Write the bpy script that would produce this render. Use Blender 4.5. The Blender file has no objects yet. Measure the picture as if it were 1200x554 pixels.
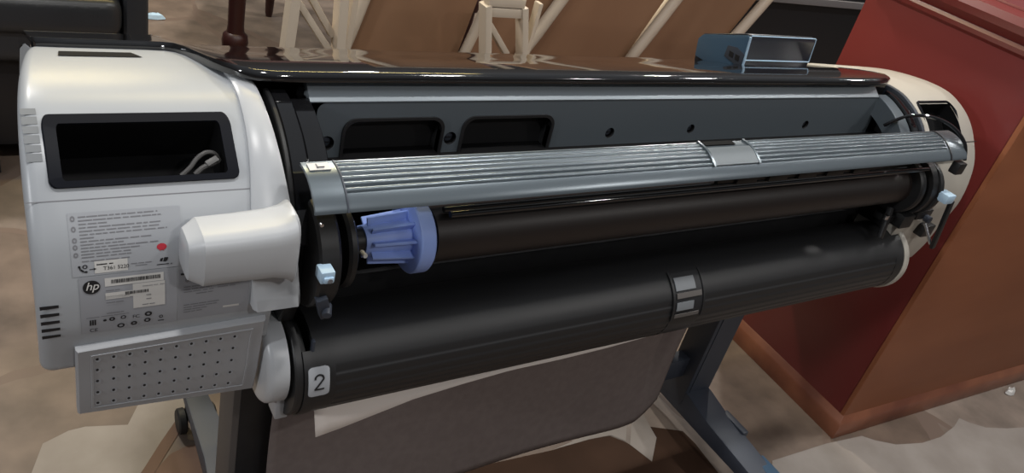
import bpy, bmesh, math, random
from mathutils import Vector, Matrix, Quaternion
random.seed(7)
S = bpy.context.scene
COL = S.collection
FZ = 0.9                      # height of the printer's datum seam above the floor
PI = math.pi

# ------------------------------------------------------------------ materials
def mat(name, col, rough=.5, metal=0., coat=0., spec=.5, noise=None, bump=None, coat_rough=.05):
    m = bpy.data.materials.new(name); m.use_nodes = True
    nt = m.node_tree; b = nt.nodes['Principled BSDF']
    b.inputs['Base Color'].default_value = (*col, 1)
    b.inputs['Roughness'].default_value = rough
    b.inputs['Metallic'].default_value = metal
    b.inputs['Specular IOR Level'].default_value = spec
    b.inputs['Coat Weight'].default_value = coat
    b.inputs['Coat Roughness'].default_value = coat_rough
    tc = nt.nodes.new('ShaderNodeTexCoord')
    if noise:
        col2, scale, stretch = noise
        mp = nt.nodes.new('ShaderNodeMapping'); mp.inputs['Scale'].default_value = stretch
        nz = nt.nodes.new('ShaderNodeTexNoise'); nz.inputs['Scale'].default_value = scale
        nz.inputs['Detail'].default_value = 5
        mx = nt.nodes.new('ShaderNodeMix'); mx.data_type = 'RGBA'
        mx.inputs['A'].default_value = (*col, 1); mx.inputs['B'].default_value = (*col2, 1)
        cr = nt.nodes.new('ShaderNodeMapRange')
        cr.inputs['From Min'].default_value = .35; cr.inputs['From Max'].default_value = .65
        L = nt.links
        L.new(tc.outputs['Object'], mp.inputs['Vector']); L.new(mp.outputs['Vector'], nz.inputs['Vector'])
        L.new(nz.outputs['Fac'], cr.inputs['Value']); L.new(cr.outputs['Result'], mx.inputs['Factor'])
        L.new(mx.outputs['Result'], b.inputs['Base Color'])
    if bump:
        scale, strength = bump
        nz2 = nt.nodes.new('ShaderNodeTexNoise'); nz2.inputs['Scale'].default_value = scale
        bp = nt.nodes.new('ShaderNodeBump'); bp.inputs['Strength'].default_value = strength
        bp.inputs['Distance'].default_value = .002
        nt.links.new(tc.outputs['Object'], nz2.inputs['Vector'])
        nt.links.new(nz2.outputs['Fac'], bp.inputs['Height']); nt.links.new(bp.outputs['Normal'], b.inputs['Normal'])
    return m

M = {}
M['white'] = mat('white_plastic', (.385, .405, .43), .34, spec=.5, noise=((.37, .39, .415), 8, (1, 1, 1)))
M['white2'] = mat('white_plastic_bright', (.47, .485, .505), .33)
M['cream_plastic'] = mat('cream_plastic', (.47, .44, .385), .4)
M['greyplate'] = mat('grey_plastic', (.37, .38, .40), .45)
M['ventgrey'] = mat('vent_grey', (.175, .187, .20), .55)
M['labelgrey'] = mat('label_grey', (.315, .325, .352), .5)
M['labelpale'] = mat('label_pale', (.36, .375, .402), .5)
M['sticker'] = mat('sticker_white', (.60, .59, .57), .5)
M['ink'] = mat('ink_black', (.012, .012, .014), .5)
M['inkgrey'] = mat('ink_grey', (.19, .19, .205), .6)
M['inkred'] = mat('ink_red', (.5, .03, .05), .5)
M['gloss'] = mat('black_gloss', (.008, .008, .009), .07, coat=.6, spec=.6)
M['bezel'] = mat('dark_bezel', (.007, .008, .012), .45, spec=.08)
M['black'] = mat('black_plastic', (.011, .011, .012), .42, noise=((.014, .014, .015), 30, (1, 1, 1)))
M['satin'] = mat('black_satin', (.014, .014, .015), .44)
M['void'] = mat('dark_inside', (.003, .003, .0035), .8, spec=.15)  # near-black: shade inside recesses and slots put into the colour
M['panel'] = mat('dark_grey_panel', (.105, .125, .142), .40, metal=.25)
M['panel_lit'] = mat('panel_lit_grey', (.30, .34, .37), .34, metal=.3)
M['ribs'] = mat('grey_ribbed_metal', (.15, .178, .20), .27, metal=.55)
M['padgrey'] = mat('pad_grey', (.13, .15, .165), .45, metal=.2)
M['blue'] = mat('blue_plastic', (.30, .42, .84), .45)
M['paleblue'] = mat('pale_blue_plastic', (.45, .62, .78), .35)
M['core'] = mat('brown_black_tube', (.021, .015, .013), .45)
M['slate'] = mat('blue_grey_metal', (.04, .048, .066), .5)
M['pod'] = mat('blue_slate_plastic', (.06, .11, .17), .3)
M['poddark'] = mat('dark_slate_plastic', (.02, .022, .03), .3)
M['stand'] = mat('stand_grey_metal', (.10, .09, .085), .55)
M['fabric'] = mat('grey_brown_fabric', (.20, .165, .155), .9, spec=.1, noise=((.18, .148, .139), 60, (1, 1, 1)), bump=(400, .15))
M['paper'] = mat('paper', (.78, .70, .64), .7)
M['chrome'] = mat('chrome', (.6, .6, .62), .2, metal=1)
M['wood_red_lit'] = mat('cabinet_wood_red_lit', (.170, .023, .022), .34, coat=.5, coat_rough=.28, noise=((.155, .018, .016), 2.2, (1, 1, .35)))  # same wood as the cabinet front; redness of its lighting put into the colour
M['wood_brown_lit'] = mat('cabinet_wood_brown_lit', (.30, .108, .050), .5, spec=.3, noise=((.24, .083, .038), 2.5, (.5, 1, 2.0)))  # same wood as the cabinet sides, in the tone its lighting gives
M['trimwood'] = mat('worn_brown_wood', (.24, .088, .045), .4, coat=.15, coat_rough=.25, noise=((.13, .04, .022), 6, (1, 1, 1)))
M['board'] = mat('brown_table_board', (.265, .150, .085), .45, noise=((.215, .118, .066), 3, (1, 1, .5)))
M['cream'] = mat('cream_painted_metal', (.50, .42, .33), .45)
M['darkwood'] = mat('dark_red_wood', (.035, .010, .009), .4)
M['leather'] = mat('black_leather', (.026, .028, .032), .32, bump=(120, .2))
M['deskblack'] = mat('black_desk', (.010, .010, .012), .35)
M['deskedge'] = mat('grey_desk_edge', (.17, .16, .16), .5)
M['rubber'] = mat('black_rubber', (.012, .012, .012), .6)
M['cable'] = mat('grey_cable', (.085, .082, .08), .45)

# ------------------------------------------------------------------ mesh helpers
class MB:
    def __init__(s): s.v = []; s.f = []; s.m = []
    def add(s, verts, faces, mi=0):
        k = len(s.v); s.v += [tuple(p) for p in verts]
        s.f += [tuple(i + k for i in f) for f in faces]; s.m += [mi] * len(faces); return s
    def box(s, a, b, mi=0):
        (x0, y0, z0), (x1, y1, z1) = a, b
        return s.add([(x0,y0,z0),(x1,y0,z0),(x1,y1,z0),(x0,y1,z0),(x0,y0,z1),(x1,y0,z1),(x1,y1,z1),(x0,y1,z1)],
                     [(3,2,1,0),(4,5,6,7),(0,1,5,4),(1,2,6,5),(2,3,7,6),(3,0,4,7)], mi)
    def loft(s, rings, cap=True, closed=True, mi=0):
        n = len(rings[0]); V = [p for r in rings for p in r]; F = []
        for i in range(len(rings) - 1):
            for j in range(n if closed else n - 1):
                a = i*n+j; b = i*n+(j+1) % n
                F.append((a, b, b+n, a+n))
        if cap and closed:
            F.append(tuple(range(n))[::-1]); F.append(tuple((len(rings)-1)*n+j for j in range(n)))
        return s.add(V, F, mi)
    def prism(s, prof, x0, x1, mi=0):           # closed (y,z) outline swept along x
        return s.loft([[(x, y, z) for y, z in prof] for x in (x0, x1)], mi=mi)
    def cyl(s, p0, p1, r0, r1=None, n=32, mi=0, cap=True):
        r1 = r0 if r1 is None else r1
        p0 = Vector(p0); p1 = Vector(p1); d = (p1-p0).normalized()
        a = d.orthogonal().normalized(); b = d.cross(a)
        R = [[p + (a*math.cos(t)+b*math.sin(t))*r for t in [2*PI*i/n for i in range(n)]] for p, r in ((p0, r0), (p1, r1))]
        return s.loft(R, cap=cap, mi=mi)
    def lathe(s, p0, d, prof, n=32, mi=0):      # prof: (distance along d, radius)
        p0 = Vector(p0); d = Vector(d).normalized(); a = d.orthogonal().normalized(); b = d.cross(a)
        R = [[p0 + d*h + (a*math.cos(t)+b*math.sin(t))*max(r, 1e-5) for t in [2*PI*i/n for i in range(n)]] for h, r in prof]
        return s.loft(R, mi=mi)
    def tube(s, pts, r, n=10, mi=0):
        P = [Vector(p) for p in pts]; rings = []; a = None
        for i, p in enumerate(P):
            d = (P[min(i+1, len(P)-1)] - P[max(i-1, 0)]).normalized()
            a = d.orthogonal().normalized() if a is None else (a - d*a.dot(d)).normalized()
            b = d.cross(a)
            rings.append([p + (a*math.cos(2*PI*k/n)+b*math.sin(2*PI*k/n))*r for k in range(n)])
        return s.loft(rings, mi=mi)
    def bar(s, p0, p1, w, t, side=(0, 1, 0), mi=0):   # rectangular bar, width w across, t along side
        p0 = Vector(p0); p1 = Vector(p1); d = (p1-p0).normalized(); sd = Vector(side); sd = (sd-d*sd.dot(d)).normalized()
        a = d.cross(sd)
        R = [[p+a*(w/2*i)+sd*(t/2*j) for i, j in ((-1,-1),(1,-1),(1,1),(-1,1))] for p in (p0, p1)]
        return s.loft(R, mi=mi)

def smooth_path(pts, k=8):
    P = [Vector(p) for p in pts]; out = []
    for i in range(len(P)-1):
        p0 = P[max(i-1, 0)]; p1 = P[i]; p2 = P[i+1]; p3 = P[min(i+2, len(P)-1)]
        for j in range(k):
            t = j/k
            out.append(.5*((2*p1)+(p2-p0)*t+(2*p0-5*p1+4*p2-p3)*t*t+(3*p1-p0-3*p2+p3)*t**3))
    out.append(P[-1]); return out

def obj(name, mb, m, parent=None, org=None, bevel=0, seg=2, sharp=35, recalc=True, flat=False, lift=True):
    """links mb as ONE mesh object; lift=True means mb's z is measured from the printer datum"""
    me = bpy.data.meshes.new(name)
    dz = FZ if lift else 0
    o3 = Vector(org) if org is not None else Vector((0, 0, 0))
    me.from_pydata([Vector((p[0], p[1], p[2]+dz)) - o3 for p in mb.v], [], mb.f)
    for mm in (m if isinstance(m, (list, tuple)) else [m]): me.materials.append(M[mm])
    for p, mi in zip(me.polygons, mb.m): p.material_index = mi
    bm = bmesh.new(); bm.from_mesh(me)
    bmesh.ops.remove_doubles(bm, verts=bm.verts, dist=1e-6)
    if recalc: bmesh.ops.recalc_face_normals(bm, faces=bm.faces)
    if bevel:
        es = [e for e in bm.edges if len(e.link_faces) == 2 and e.calc_face_angle(0) > .6]
        bmesh.ops.bevel(bm, geom=es, offset=bevel, segments=seg, profile=.6, affect='EDGES', clamp_overlap=True)
    bm.to_mesh(me); bm.free()
    if not flat:
        me.shade_smooth(); me.set_sharp_from_angle(angle=math.radians(sharp))
    o = bpy.data.objects.new(name, me); COL.objects.link(o)
    if parent: o.parent = parent
    elif org is not None: o.location = o3
    return o

def tag(o, label=None, cat=None, group=None, kind=None):
    if label: o['label'] = label
    if cat: o['category'] = cat
    if group: o['group'] = group
    if kind: o['kind'] = kind
    return o
def thing(name, loc, label, cat, group=None):
    o = bpy.data.objects.new(name, None); COL.objects.link(o); o.location = loc; o.empty_display_size = .05
    return tag(o, label, cat, group)

def text_mb(txt, size, shear=0., bold=0.):
    """2-D outline of a text as (verts, faces), lower-left at origin"""
    c = bpy.data.curves.new('t', 'FONT'); c.body = txt; c.size = size; c.shear = shear; c.offset = bold; c.resolution_u = 4
    o = bpy.data.objects.new('t', c); COL.objects.link(o)
    dg = bpy.context.evaluated_depsgraph_get(); me = bpy.data.meshes.new_from_object(o.evaluated_get(dg))
    v = [(p.co.x, p.co.y) for p in me.vertices]; f = [tuple(p.vertices) for p in me.polygons]
    bpy.data.objects.remove(o); bpy.data.meshes.remove(me); bpy.data.curves.remove(c)
    return v, f

# ------------------------------------------------------------------ end-cap profile  (y, z) rear of the machine, top to bottom
PROF = [(.343,.024),(.257,.054),(.171,.071),(.103,.074),(.059,.062),(.023,.041),(-.006,.011),(-.033,-.031),(-.046,-.077),
        (-.050,-.121),(-.047,-.151),(-.040,-.190),(-.033,-.247),(-.018,-.305)]
FINE = [(p.x, p.y) for p in smooth_path([(y, z, 0) for y, z in PROF], 10)]
def crop(z_to): return [p for p in FINE if p[1] >= z_to or p[0] > .1]
REAR = [p for p in FINE if p[0] < .112]                 # single valued in z
def rear(z):
    for (y0, z0), (y1, z1) in zip(REAR, REAR[1:]):
        if z0 >= z >= z1 and z0 > z1:
            t = (z0-z)/(z0-z1); return y0+(y1-y0)*t, Vector((0, -(z0-z1), y0-y1)).normalized()
    if z > REAR[0][1]: return REAR[0][0], Vector((0, -.1, 1)).normalized()
    return REAR[-1][0], Vector((0, -1, 0))
def on(x, z, off=0):
    y, n = rear(z); n2 = n if n.y < 0 or n.z > 0 else -n
    return Vector((x, y, z)) + n2*off
def patch(mb, x0, x1, z0, z1, off, nx=2, nz=6, mi=0, off1=None):
    off1 = off if off1 is None else off1
    V = []
    for j in range(nz+1):
        t = j/nz
        for i in range(nx+1): V.append(on(x0+(x1-x0)*i/nx, z0+(z1-z0)*t, off+(off1-off)*t))
    F = [(j*(nx+1)+i, j*(nx+1)+i+1, (j+1)*(nx+1)+i+1, (j+1)*(nx+1)+i) for j in range(nz) for i in range(nx)]
    return mb.add(V, F, mi)
def disc(mb, x, z, rx, rz, off, n=20, inner=0., mi=0):
    ring = [on(x+rx*math.cos(2*PI*i/n), z+rz*math.sin(2*PI*i/n), off) for i in range(n)]
    if inner:
        r2 = [on(x+rx*inner*math.cos(2*PI*i/n), z+rz*inner*math.sin(2*PI*i/n), off) for i in range(n)]
        return mb.add(ring+r2, [(i, (i+1) % n, (i+1) % n+n, i+n) for i in range(n)], mi)
    return mb.add(ring, [tuple(range(n))], mi)
def write(mb, txt, x, z, size, off, shear=0., slope=0., bold=0., mi=0):
    v, f = text_mb(txt, size, shear, bold)
    return mb.add([on(x+a, z+b+slope*a, off) for a, b in v], f, mi)
def rr(cx, cz, hx, hz, r, n=6):
    out = []
    for sx, sz, a0 in ((1, 1, 0), (-1, 1, PI/2), (-1, -1, PI), (1, -1, 1.5*PI)):
        for i in range(n+1):
            a = a0+PI/2*i/n; out.append((cx+sx*(hx-r)+r*math.cos(a), cz+sz*(hz-r)+r*math.sin(a)))
    return out
def shrink(prof, d):
    cy = sum(p[0] for p in prof)/len(prof); cz = sum(p[1] for p in prof)/len(prof)
    out = []
    for y, z in prof:
        r = math.hypot(y-cy, z-cz); k = max(0, (r-d)/r) if r else 1
        out.append((cy+(y-cy)*k, cz+(z-cz)*k))
    return out

# ================================================================== THE PRINTER
PO = Vector((.885, .25, 0))
printer = thing('large_format_printer', PO, 'wide white and black roll-fed plotter printer on a grey wheeled stand', 'printer')
def part(name, mb, m, parent=printer, **k): return obj(name, mb, m, parent, PO, **k)

FRONT = [(.44,-.012),(.56,-.07),(.63,-.14),(.64,-.20)]
# ---- left end cap, with an opening for the window
def cap(xs, zbot, hole, name, m):
    """xs: (x, inset) sections; hole = (x0,x1,z0,z1) left open in the rear skin"""
    rearline = [p for p in FINE if p[1] > zbot or p[0] > .1]
    if hole:
        x0, x1, z0, z1 = hole
        zz = [z0, z1]
        for zc in zz:
            y, _ = rear(zc); rearline.append((y, zc))
        top = [p for p in rearline if p[0] >= .112]; low = sorted([p for p in rearline if p[0] < .112], key=lambda p: -p[1])
        rearline = top+low
    prof = FRONT[::-1] + rearline + [(rear(zbot+.004)[0]+.006, zbot-.004), (.12, zbot-.02)]
    mb = MB(); n = len(prof)
    rings = [[(x+(.025*max(0, min(1.2, y/.257))**1.5*max(0, (.10-x)/.10) if x < .1 else 0), y, z) for y, z in (shrink(prof, d) if d else prof)] for x, d in xs]
    V = [p for r in rings for p in r]; F = []
    for i in range(len(rings)-1):
        xa = (xs[i][0]+xs[i+1][0])/2
        for j in range(n):
            j2 = (j+1) % n
            if hole and x0 < xa < x1:
                y_, z_ = (prof[j][0]+prof[j2][0])/2, (prof[j][1]+prof[j2][1])/2
                if z0 < z_ < z1 and y_ < .112 and j2: continue
            F.append((i*n+j, i*n+j2, (i+1)*n+j2, (i+1)*n+j))
    F.append(tuple(range(n))[::-1]); F.append(tuple((len(rings)-1)*n+j for j in range(n)))
    mb.add(V, F)
    return part(name, mb, m, sharp=50)
LH = (.030, .201, .0195, .0605)
cap_left = cap([(0, .012), (.0015, .007), (.004, .0035), (.008, .001), (.013, 0), (.030, 0), (.10, 0), (.201, 0), (.222, 0), (.243, 0)], -.192, LH, 'end_cap', 'white')
cap_left['label'] = 'broad white end cap with labels and a dark window'
RH = (1.596, 1.714, -.02, .062)
cap_right = cap([(1.578, 0), (1.596, 0), (1.66, 0), (1.714, 0), (1.757, 0), (1.762, .001), (1.766, .0035), (1.7685, .007), (1.77, .012)], -.295, RH, 'end_cap', 'cream_plastic')
cap_right['label'] = 'narrow rounded cream end cap at the far end'

# ---- window: bezel, dark recess
def window(x0, x1, z0, z1, w, depth, parent, rad, nm='window_recess', mat2=('bezel', 'void')):
    cx, cz, hx, hz = (x0+x1)/2, (z0+z1)/2, (x1-x0)/2, (z1-z0)/2
    o = rr(cx, cz, hx, hz, rad); i1 = rr(cx, cz, hx-w, hz-w*.42, rad*.5)
    mb = MB(); n = len(o)
    mb.loft([[on(x, z, -.001) for x, z in o], [on(x, z, .003) for x, z in o],
             [on(cx+(x-cx)*.985, cz+(z-cz)*.985, .0042) for x, z in o], [on(x, z, .0042) for x, z in i1], [on(x, z, .002) for x, z in i1]], cap=False)
    mb.loft([[on(x, z, .002) for x, z in i1], [on(x, z, -depth) for x, z in i1]], cap=False, mi=1)
    mb.add([on(x, z, -depth) for x, z in i1], [tuple(range(n))], 1)
    return part(nm, mb, mat2, parent)
window(.0225, .2085, .0155, .0635, .0125, .06, cap_left, .007)
window(1.590, 1.719, -.025, .0645, .004, .03, cap_right, .012)['label'] = 'black recessed grip'

# ---- louvres and slots at the left edge
zs = [.0675, .0635, .0585, .0535, .0475, .042, .0355]
for a, b in zip(zs, zs[1:]):
    mb = MB(); patch(mb, .0062, .0200, a-.0003, b+.0007, .0006, 2, 2)
    part('vent_slat', mb, 'ventgrey', cap_left, recalc=False)
for i in range(5):
    z = -.0965-.0095*i; mb = MB()
    V = [on(.0035, z+.002, .0007), on(.0205, z+.0015, .0007), on(.0205, z-.0015, .0007), on(.0035, z-.002, .0007)]
    mb.add(V+[v+Vector((0, .0006, 0)) for v in V], [(0,1,2,3),(4,5,6,7)]); part('vent_slot', mb, 'ink', cap_left, recalc=False)
# seam line and top slot
mb = MB(); patch(mb, .0, .2185, .0064, .0056, .0004, 4, 1); part('seam', mb, 'inkgrey', cap_left, recalc=False)
mb = MB(); patch(mb, 1.722, 1.768, .0064, .0050, .0006, 4, 1); part('seam', mb, 'ink', cap_right, recalc=False)
mb = MB()
def ztop(y):
    for (y0, z0), (y1, z1) in zip(FINE, FINE[1:]):
        if y0 >= y >= y1: return z0+(z1-z0)*(y0-y)/(y0-y1) if y0 > y1 else z0
    return FINE[0][1]
mb.add([(.055, .214, ztop(.214)+.0009), (.146, .214, ztop(.214)+.0009), (.137, .240, ztop(.240)+.0012), (.058, .240, ztop(.240)+.0012)], [(0,1,2,3)])
part('top_slot', mb, 'void', cap_left)

# ---- labels and printing on the left cap
def lines(mb, x0, x1, z, slope, h, off, gap=(.0016, .006), mi=0, dens=1.):
    x = x0
    while x < x1:
        w = min(random.uniform(.004, .013), x1-x)
        if w > .001:
            za = z+slope*(x-x0); zb = z+slope*(x+w-x0)
            mb.add([on(x, za, off), on(x+w, zb, off), on(x+w, zb-h, off), on(x, za-h, off)], [(0,1,2,3)], mi)
        x += w+random.uniform(.0007, .0022)
mb = MB(); patch(mb, .035, .142, -.0045, -.0655, .0004, 6, 10)
safety = part('safety_label', mb, 'labelpale', cap_left, recalc=False); safety['label'] = 'pale label of fine print'
mb = MB()
z = -.0078
for k, (ln, grp) in enumerate([(.075,0),(.078,0),(.026,0),(.077,1),(.078,1),(.083,1),(.014,1),(.068,2),(.040,2),(.075,3),(.056,3),(.048,3),(.047,3)]):
    lines(mb, .0445, .0445+ln, z, .006, .0011, .0007); z -= .0031
for zc in (-.0095, -.0185, -.0285, -.035, -.0425):
    disc(mb, .0395, zc, .0022, .0026, .0007, 10, inner=.45)
lines(mb, .0445, .089, -.0490, .0, .0010, .0007)
lines(mb, .090, .110, -.0565, .0, .0009, .0007); lines(mb, .094, .106, -.059, .0, .0008, .0007)
part('fine_print', mb, 'inkgrey', safety, recalc=False)
mb = MB()
patch(mb, .0555, .0868, -.0505, -.0635, .0007, 3, 3); svc = part('phone_sticker', mb, 'sticker', cap_left, recalc=False)
mb = MB(); lines(mb, .0575, .073, -.0535, .0, .0011, .0010)
write(mb, 'T361 5220', .0635, -.0605, .0056, .0010); part('phone_number', mb, 'ink', svc, recalc=False)
mb = MB()    # handset and arrow
P = [(.0415,-.0545),(.0425,-.0578),(.0452,-.0603),(.0482,-.0609)]
for (a, b), (c, d) in zip(P, P[1:]): mb.add([on(a-.0005,b-.0007,.0008),on(c-.0005,d-.0008,.0008),on(c+.0006,d+.0009,.0008),on(a+.0009,b+.0005,.0008)],[(0,1,2,3)])
disc(mb, .0416, -.0548, .0012, .0013, .0009, 10); disc(mb, .0478, -.0607, .0013, .0011, .0009, 10); disc(mb, .0468, -.0552, .0024, .0022, .0008, 14, inner=.6)
mb.add([on(.0505,-.0583,.0008),on(.0548,-.0580,.0008),on(.0548,-.0587,.0008),on(.0505,-.0590,.0008)],[(0,1,2,3)])
mb.add([on(.0548,-.0572,.0010),on(.0575,-.0583,.0010),on(.0548,-.0595,.0010)],[(0,1,2)])
part('phone_symbol', mb, 'ink', cap_left, recalc=False)
mb = MB()   # red shade symbol and black mark
disc(mb, .1208, -.0420, .0050, .0036, .0008, 18)
mb.add([on(.1168,-.0425,.0010),on(.1248,-.0425,.0010),on(.1225,-.0462,.0010),on(.1208,-.0445,.0010),on(.1190,-.0462,.0010)],[(0,1,2,3,4)])
part('red_symbol', mb, 'inkred', cap_left, recalc=False)
mb = MB()
mb.add([on(.1190,-.0545,.0008),on(.1218,-.0540,.0008),on(.1205,-.0580,.0008),on(.1180,-.0575,.0008)],[(0,1,2,3)])
mb.add([on(.1228,-.0535,.0008),on(.1268,-.0540,.0008),on(.1258,-.0572,.0008),on(.1236,-.0585,.0008),on(.1214,-.0580,.0008)],[(0,1,2,3,4)])
lines(mb, .115, .1305, -.0607, .0, .0009, .0008)
part('black_symbol', mb, 'ink', cap_left, recalc=False)
mb = MB(); patch(mb, .040, .135, -.0668, -.1375, .0005, 5, 9)
rating = part('rating_label', mb, 'labelgrey', cap_left, recalc=False); rating['label'] = 'grey rating label with round logo and barcodes'
mb = MB(); disc(mb, .0515, -.0785, .0082, .0078, .0010, 36); logo = part('logo', mb, 'ink', rating, recalc=False)
mb = MB(); write(mb, 'hp', .0455, -.0812, .0125, .0014, shear=.28, bold=.0001); part('logo_letters', mb, 'sticker', rating, recalc=False)
mb = MB(); patch(mb, .0640, .1215, -.0700, -.0795, .0009, 4, 2); patch(mb, .0640, .0875, -.0872, -.0950, .0009, 2, 2)
patch(mb, .0905, .1225, -.0800, -.1105, .0009, 3, 4); patch(mb, .0640, .0905, -.0872, -.0945, .0009, 2, 2)
part('barcode_sticker', mb, 'sticker', rating, recalc=False)
mb = MB()
for x0, x1, z0, z1 in ((.0700, .1185, -.0722, -.0765), (.0830, .1060, -.0880, -.0915)):
    x = x0
    while x < x1:
        w = random.choice((.0004, .0006, .0009)); patch(mb, x, x+w, z0, z1, .0012, 1, 1); x += w+random.choice((.0003, .0005))
part('barcode', mb, 'ink', rating, recalc=False)
mb = MB()
lines(mb, .0645, .0780, -.0838, 0, .0012, .0012); lines(mb, .0645, .0810, -.0985, 0, .0012, .0012); lines(mb, .0645, .0810, -.1120, 0, .0012, .0012)
lines(mb, .1035, .1085, -.0945, 0, .0010, .0012); lines(mb, .1035, .1100, -.0995, 0, .0010, .0012); lines(mb, .0995, .1120, -.1065, 0, .0010, .0012)
lines(mb, .1000, .1220, -.0835, 0, .0006, .0012)
lines(mb, .0450, .0860, -.1155, 0, .0009, .0009)
part('label_text', mb, 'inkgrey', rating, recalc=False)
mb = MB()
write(mb, 'CE', .0475, -.1355, .0068, .0010); write(mb, 'FC', .0895, -.1238, .0062, .0010)
for x, z, r, i in ((.0625,-.1215,.0016,0),(.0695,-.1210,.0027,.4),(.0805,-.1205,.0025,.6),(.1055,-.1205,.0034,.45),(.0780,-.1318,.0034,.55),(.0910,-.1310,.0030,.4),(.1045,-.1292,.0031,.5)):
    disc(mb, x, z, r*1.1, r*.95, .0010, 14, inner=i)
for k in range(3): patch(mb, .0480+.0022*k, .0496+.0022*k, -.1190, -.1262, .0010, 1, 1)
disc(mb, .1185, -.1268, .0020, .0023, .0010, 10, inner=.6); patch(mb, .1155, .1215, -.1318, -.1330, .0010, 1, 1)
part('approval_marks', mb, 'ink', rating, recalc=False)
mb = MB(); patch(mb, .1358, .2140, -.0700, -.1375, .0003, 4, 8)
elec = part('power_label', mb, 'labelgrey', cap_left, recalc=False)
mb = MB()
for z, ln, x0 in ((-.0915,.045,.142),(-.0948,.030,.142),(-.0981,.032,.142),(-.1014,.018,.155),(-.0905,.030,.178),(-.0935,.027,.178),(-.0965,.020,.178),(-.1155,.040,.142),(-.1188,.036,.142),(-.1221,.025,.142),(-.1254,.021,.142)):
    lines(mb, x0, x0+ln, z, .02, .0011, .0007)
disc(mb, .1455, -.0835, .0022, .0028, .0007, 8, inner=.4)
part('label_text', mb, 'inkgrey', elec, recalc=False)
mb = MB(); patch(mb, .139, .152, -.0745, -.0768, .0008, 1, 1); part('label_text', mb, 'ink', elec, recalc=False)
mb = MB(); patch(mb, .185, .203, -.1240, -.1266, .0008, 2, 1); part('power_sticker', mb, 'sticker', elec, recalc=False)

# ---- perforated grey plate under the labels
def pl(x, t, off):   # t 0..1 from upper to lower edge of the plate
    u = (x-.033)/.203
    zt = -.1555+.0055*u; zb = -.2660-.018*u
    return on(x, zt+(zb-zt)*t, off)
mb = MB()
def plate_ring(mx, mt, off):
    out = []
    xs_ = [.033+mx+(.203-2*mx)*i/8 for i in range(9)]; ts = [mt+(1-2*mt)*i/6 for i in range(7)]
    out += [pl(x, mt, off) for x in xs_]; out += [pl(xs_[-1], t, off) for t in ts[1:]]
    out += [pl(x, 1-mt, off) for x in xs_[::-1][1:]]; out += [pl(xs_[0], t, off) for t in ts[::-1][1:-1]]
    return out
mb.loft([plate_ring(0, 0, -.004), plate_ring(0, 0, .0055), plate_ring(.002, .014, .0085)], cap=False)
def grid(x0, x1, t0, t1, off, mi=0):
    V = [pl(x0+(x1-x0)*i/8, t0+(t1-t0)*j/6, off) for j in range(7) for i in range(9)]
    mb.add(V, [(j*9+i, j*9+i+1, (j+1)*9+i+1, (j+1)*9+i) for j in range(6) for i in range(8)], mi)
grid(.035, .234, .014, .986, .0085)
pl_o = part('vent_plate', mb, 'greyplate', cap_left, sharp=40); pl_o['label'] = 'perforated grey plate'
mb = MB()      # moulded inner panel line
mb.loft([plate_ring(.014, .085, .0082), plate_ring(.0145, .088, .0095), plate_ring(.0165, .102, .0095), plate_ring(.017, .105, .0086)], cap=False)
part('panel_rim', mb, 'greyplate', cap_left)
mb = MB()
for i in range(10):
    for j in range(5):
        x = .0535+.01635*i; t = .155+.168*j; c = pl(x, t, .0091)
        ring = [c+Vector((.0016*math.cos(a), 0, .0019*math.sin(a))) for a in [2*PI*k/10 for k in range(10)]]
        mb.add(ring, [tuple(range(10))], 0)  # flat dark disc paints the shade inside the dimple
        # flat pale disc paints the lit lower lip of each dimple
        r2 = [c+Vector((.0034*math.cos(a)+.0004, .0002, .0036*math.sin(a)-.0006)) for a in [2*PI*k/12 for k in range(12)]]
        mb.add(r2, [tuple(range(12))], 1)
part('vent_holes', mb, ['ink', 'labelpale'], cap_left, recalc=False)

# ---- raised white strip along the inner side of the left cap and the spindle cover
mb = MB(); rings = []
tops = [(.150, .0745)]+[p for p in FINE if p[0] < .118 and p[1] > -.128]
for y, z in tops:
    s = min(1, max(0, (.075-z)/.19))
    xl = .2265-.010*min(1, s*2.2); xr = .2520+.021*s
    _, n = rear(min(z, .0735)); n = Vector((0, -.1, 1)).normalized() if y > .112 else n
    P = lambda x, o: Vector((x, y, z))+n*o
    h = .006 if z > -.10 else .006+.012*((-.10-z)/.03)
    rings.append([P(xl, -.004), P(xl, h*.6), P(xl+.004, h), P(xr-.004, h), P(xr, h*.6), P(xr, -.03)])
mb.loft(rings); part('side_trim', mb, 'white2', sharp=45)
mb = MB()
def sq(x, cy, cz, hy, hz, p=4.2, n=32):
    out = []
    for i in range(n):
        a = 2*PI*i/n; c, s_ = math.cos(a), math.sin(a)
        out.append((x, cy+hy*math.copysign(abs(c)**(2/p), c), cz+hz*math.copysign(abs(s_)**(2/p), s_)))
    return out
secs = [(.1355, -.067, -.0330, .006, .010), (.1360, -.067, -.0330, .019, .021), (.1372, -.067, -.0330, .022, .024), (.1500, -.066, -.0330, .0295, .0305), (.1515, -.066, -.0330, .0305, .0315),
        (.19, -.064, -.0335, .0310, .0320), (.228, -.061, -.0345, .032, .0335), (.243, -.058, -.0365, .033, .037), (.252, -.054, -.0400, .034, .043), (.256, -.050, -.0410, .032, .043)]
mb.loft([sq(*s_) for s_ in secs]); part('spindle_cover', mb, 'white2', sharp=32)['label'] = 'boxy white spindle cover sticking out over the labels'

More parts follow.
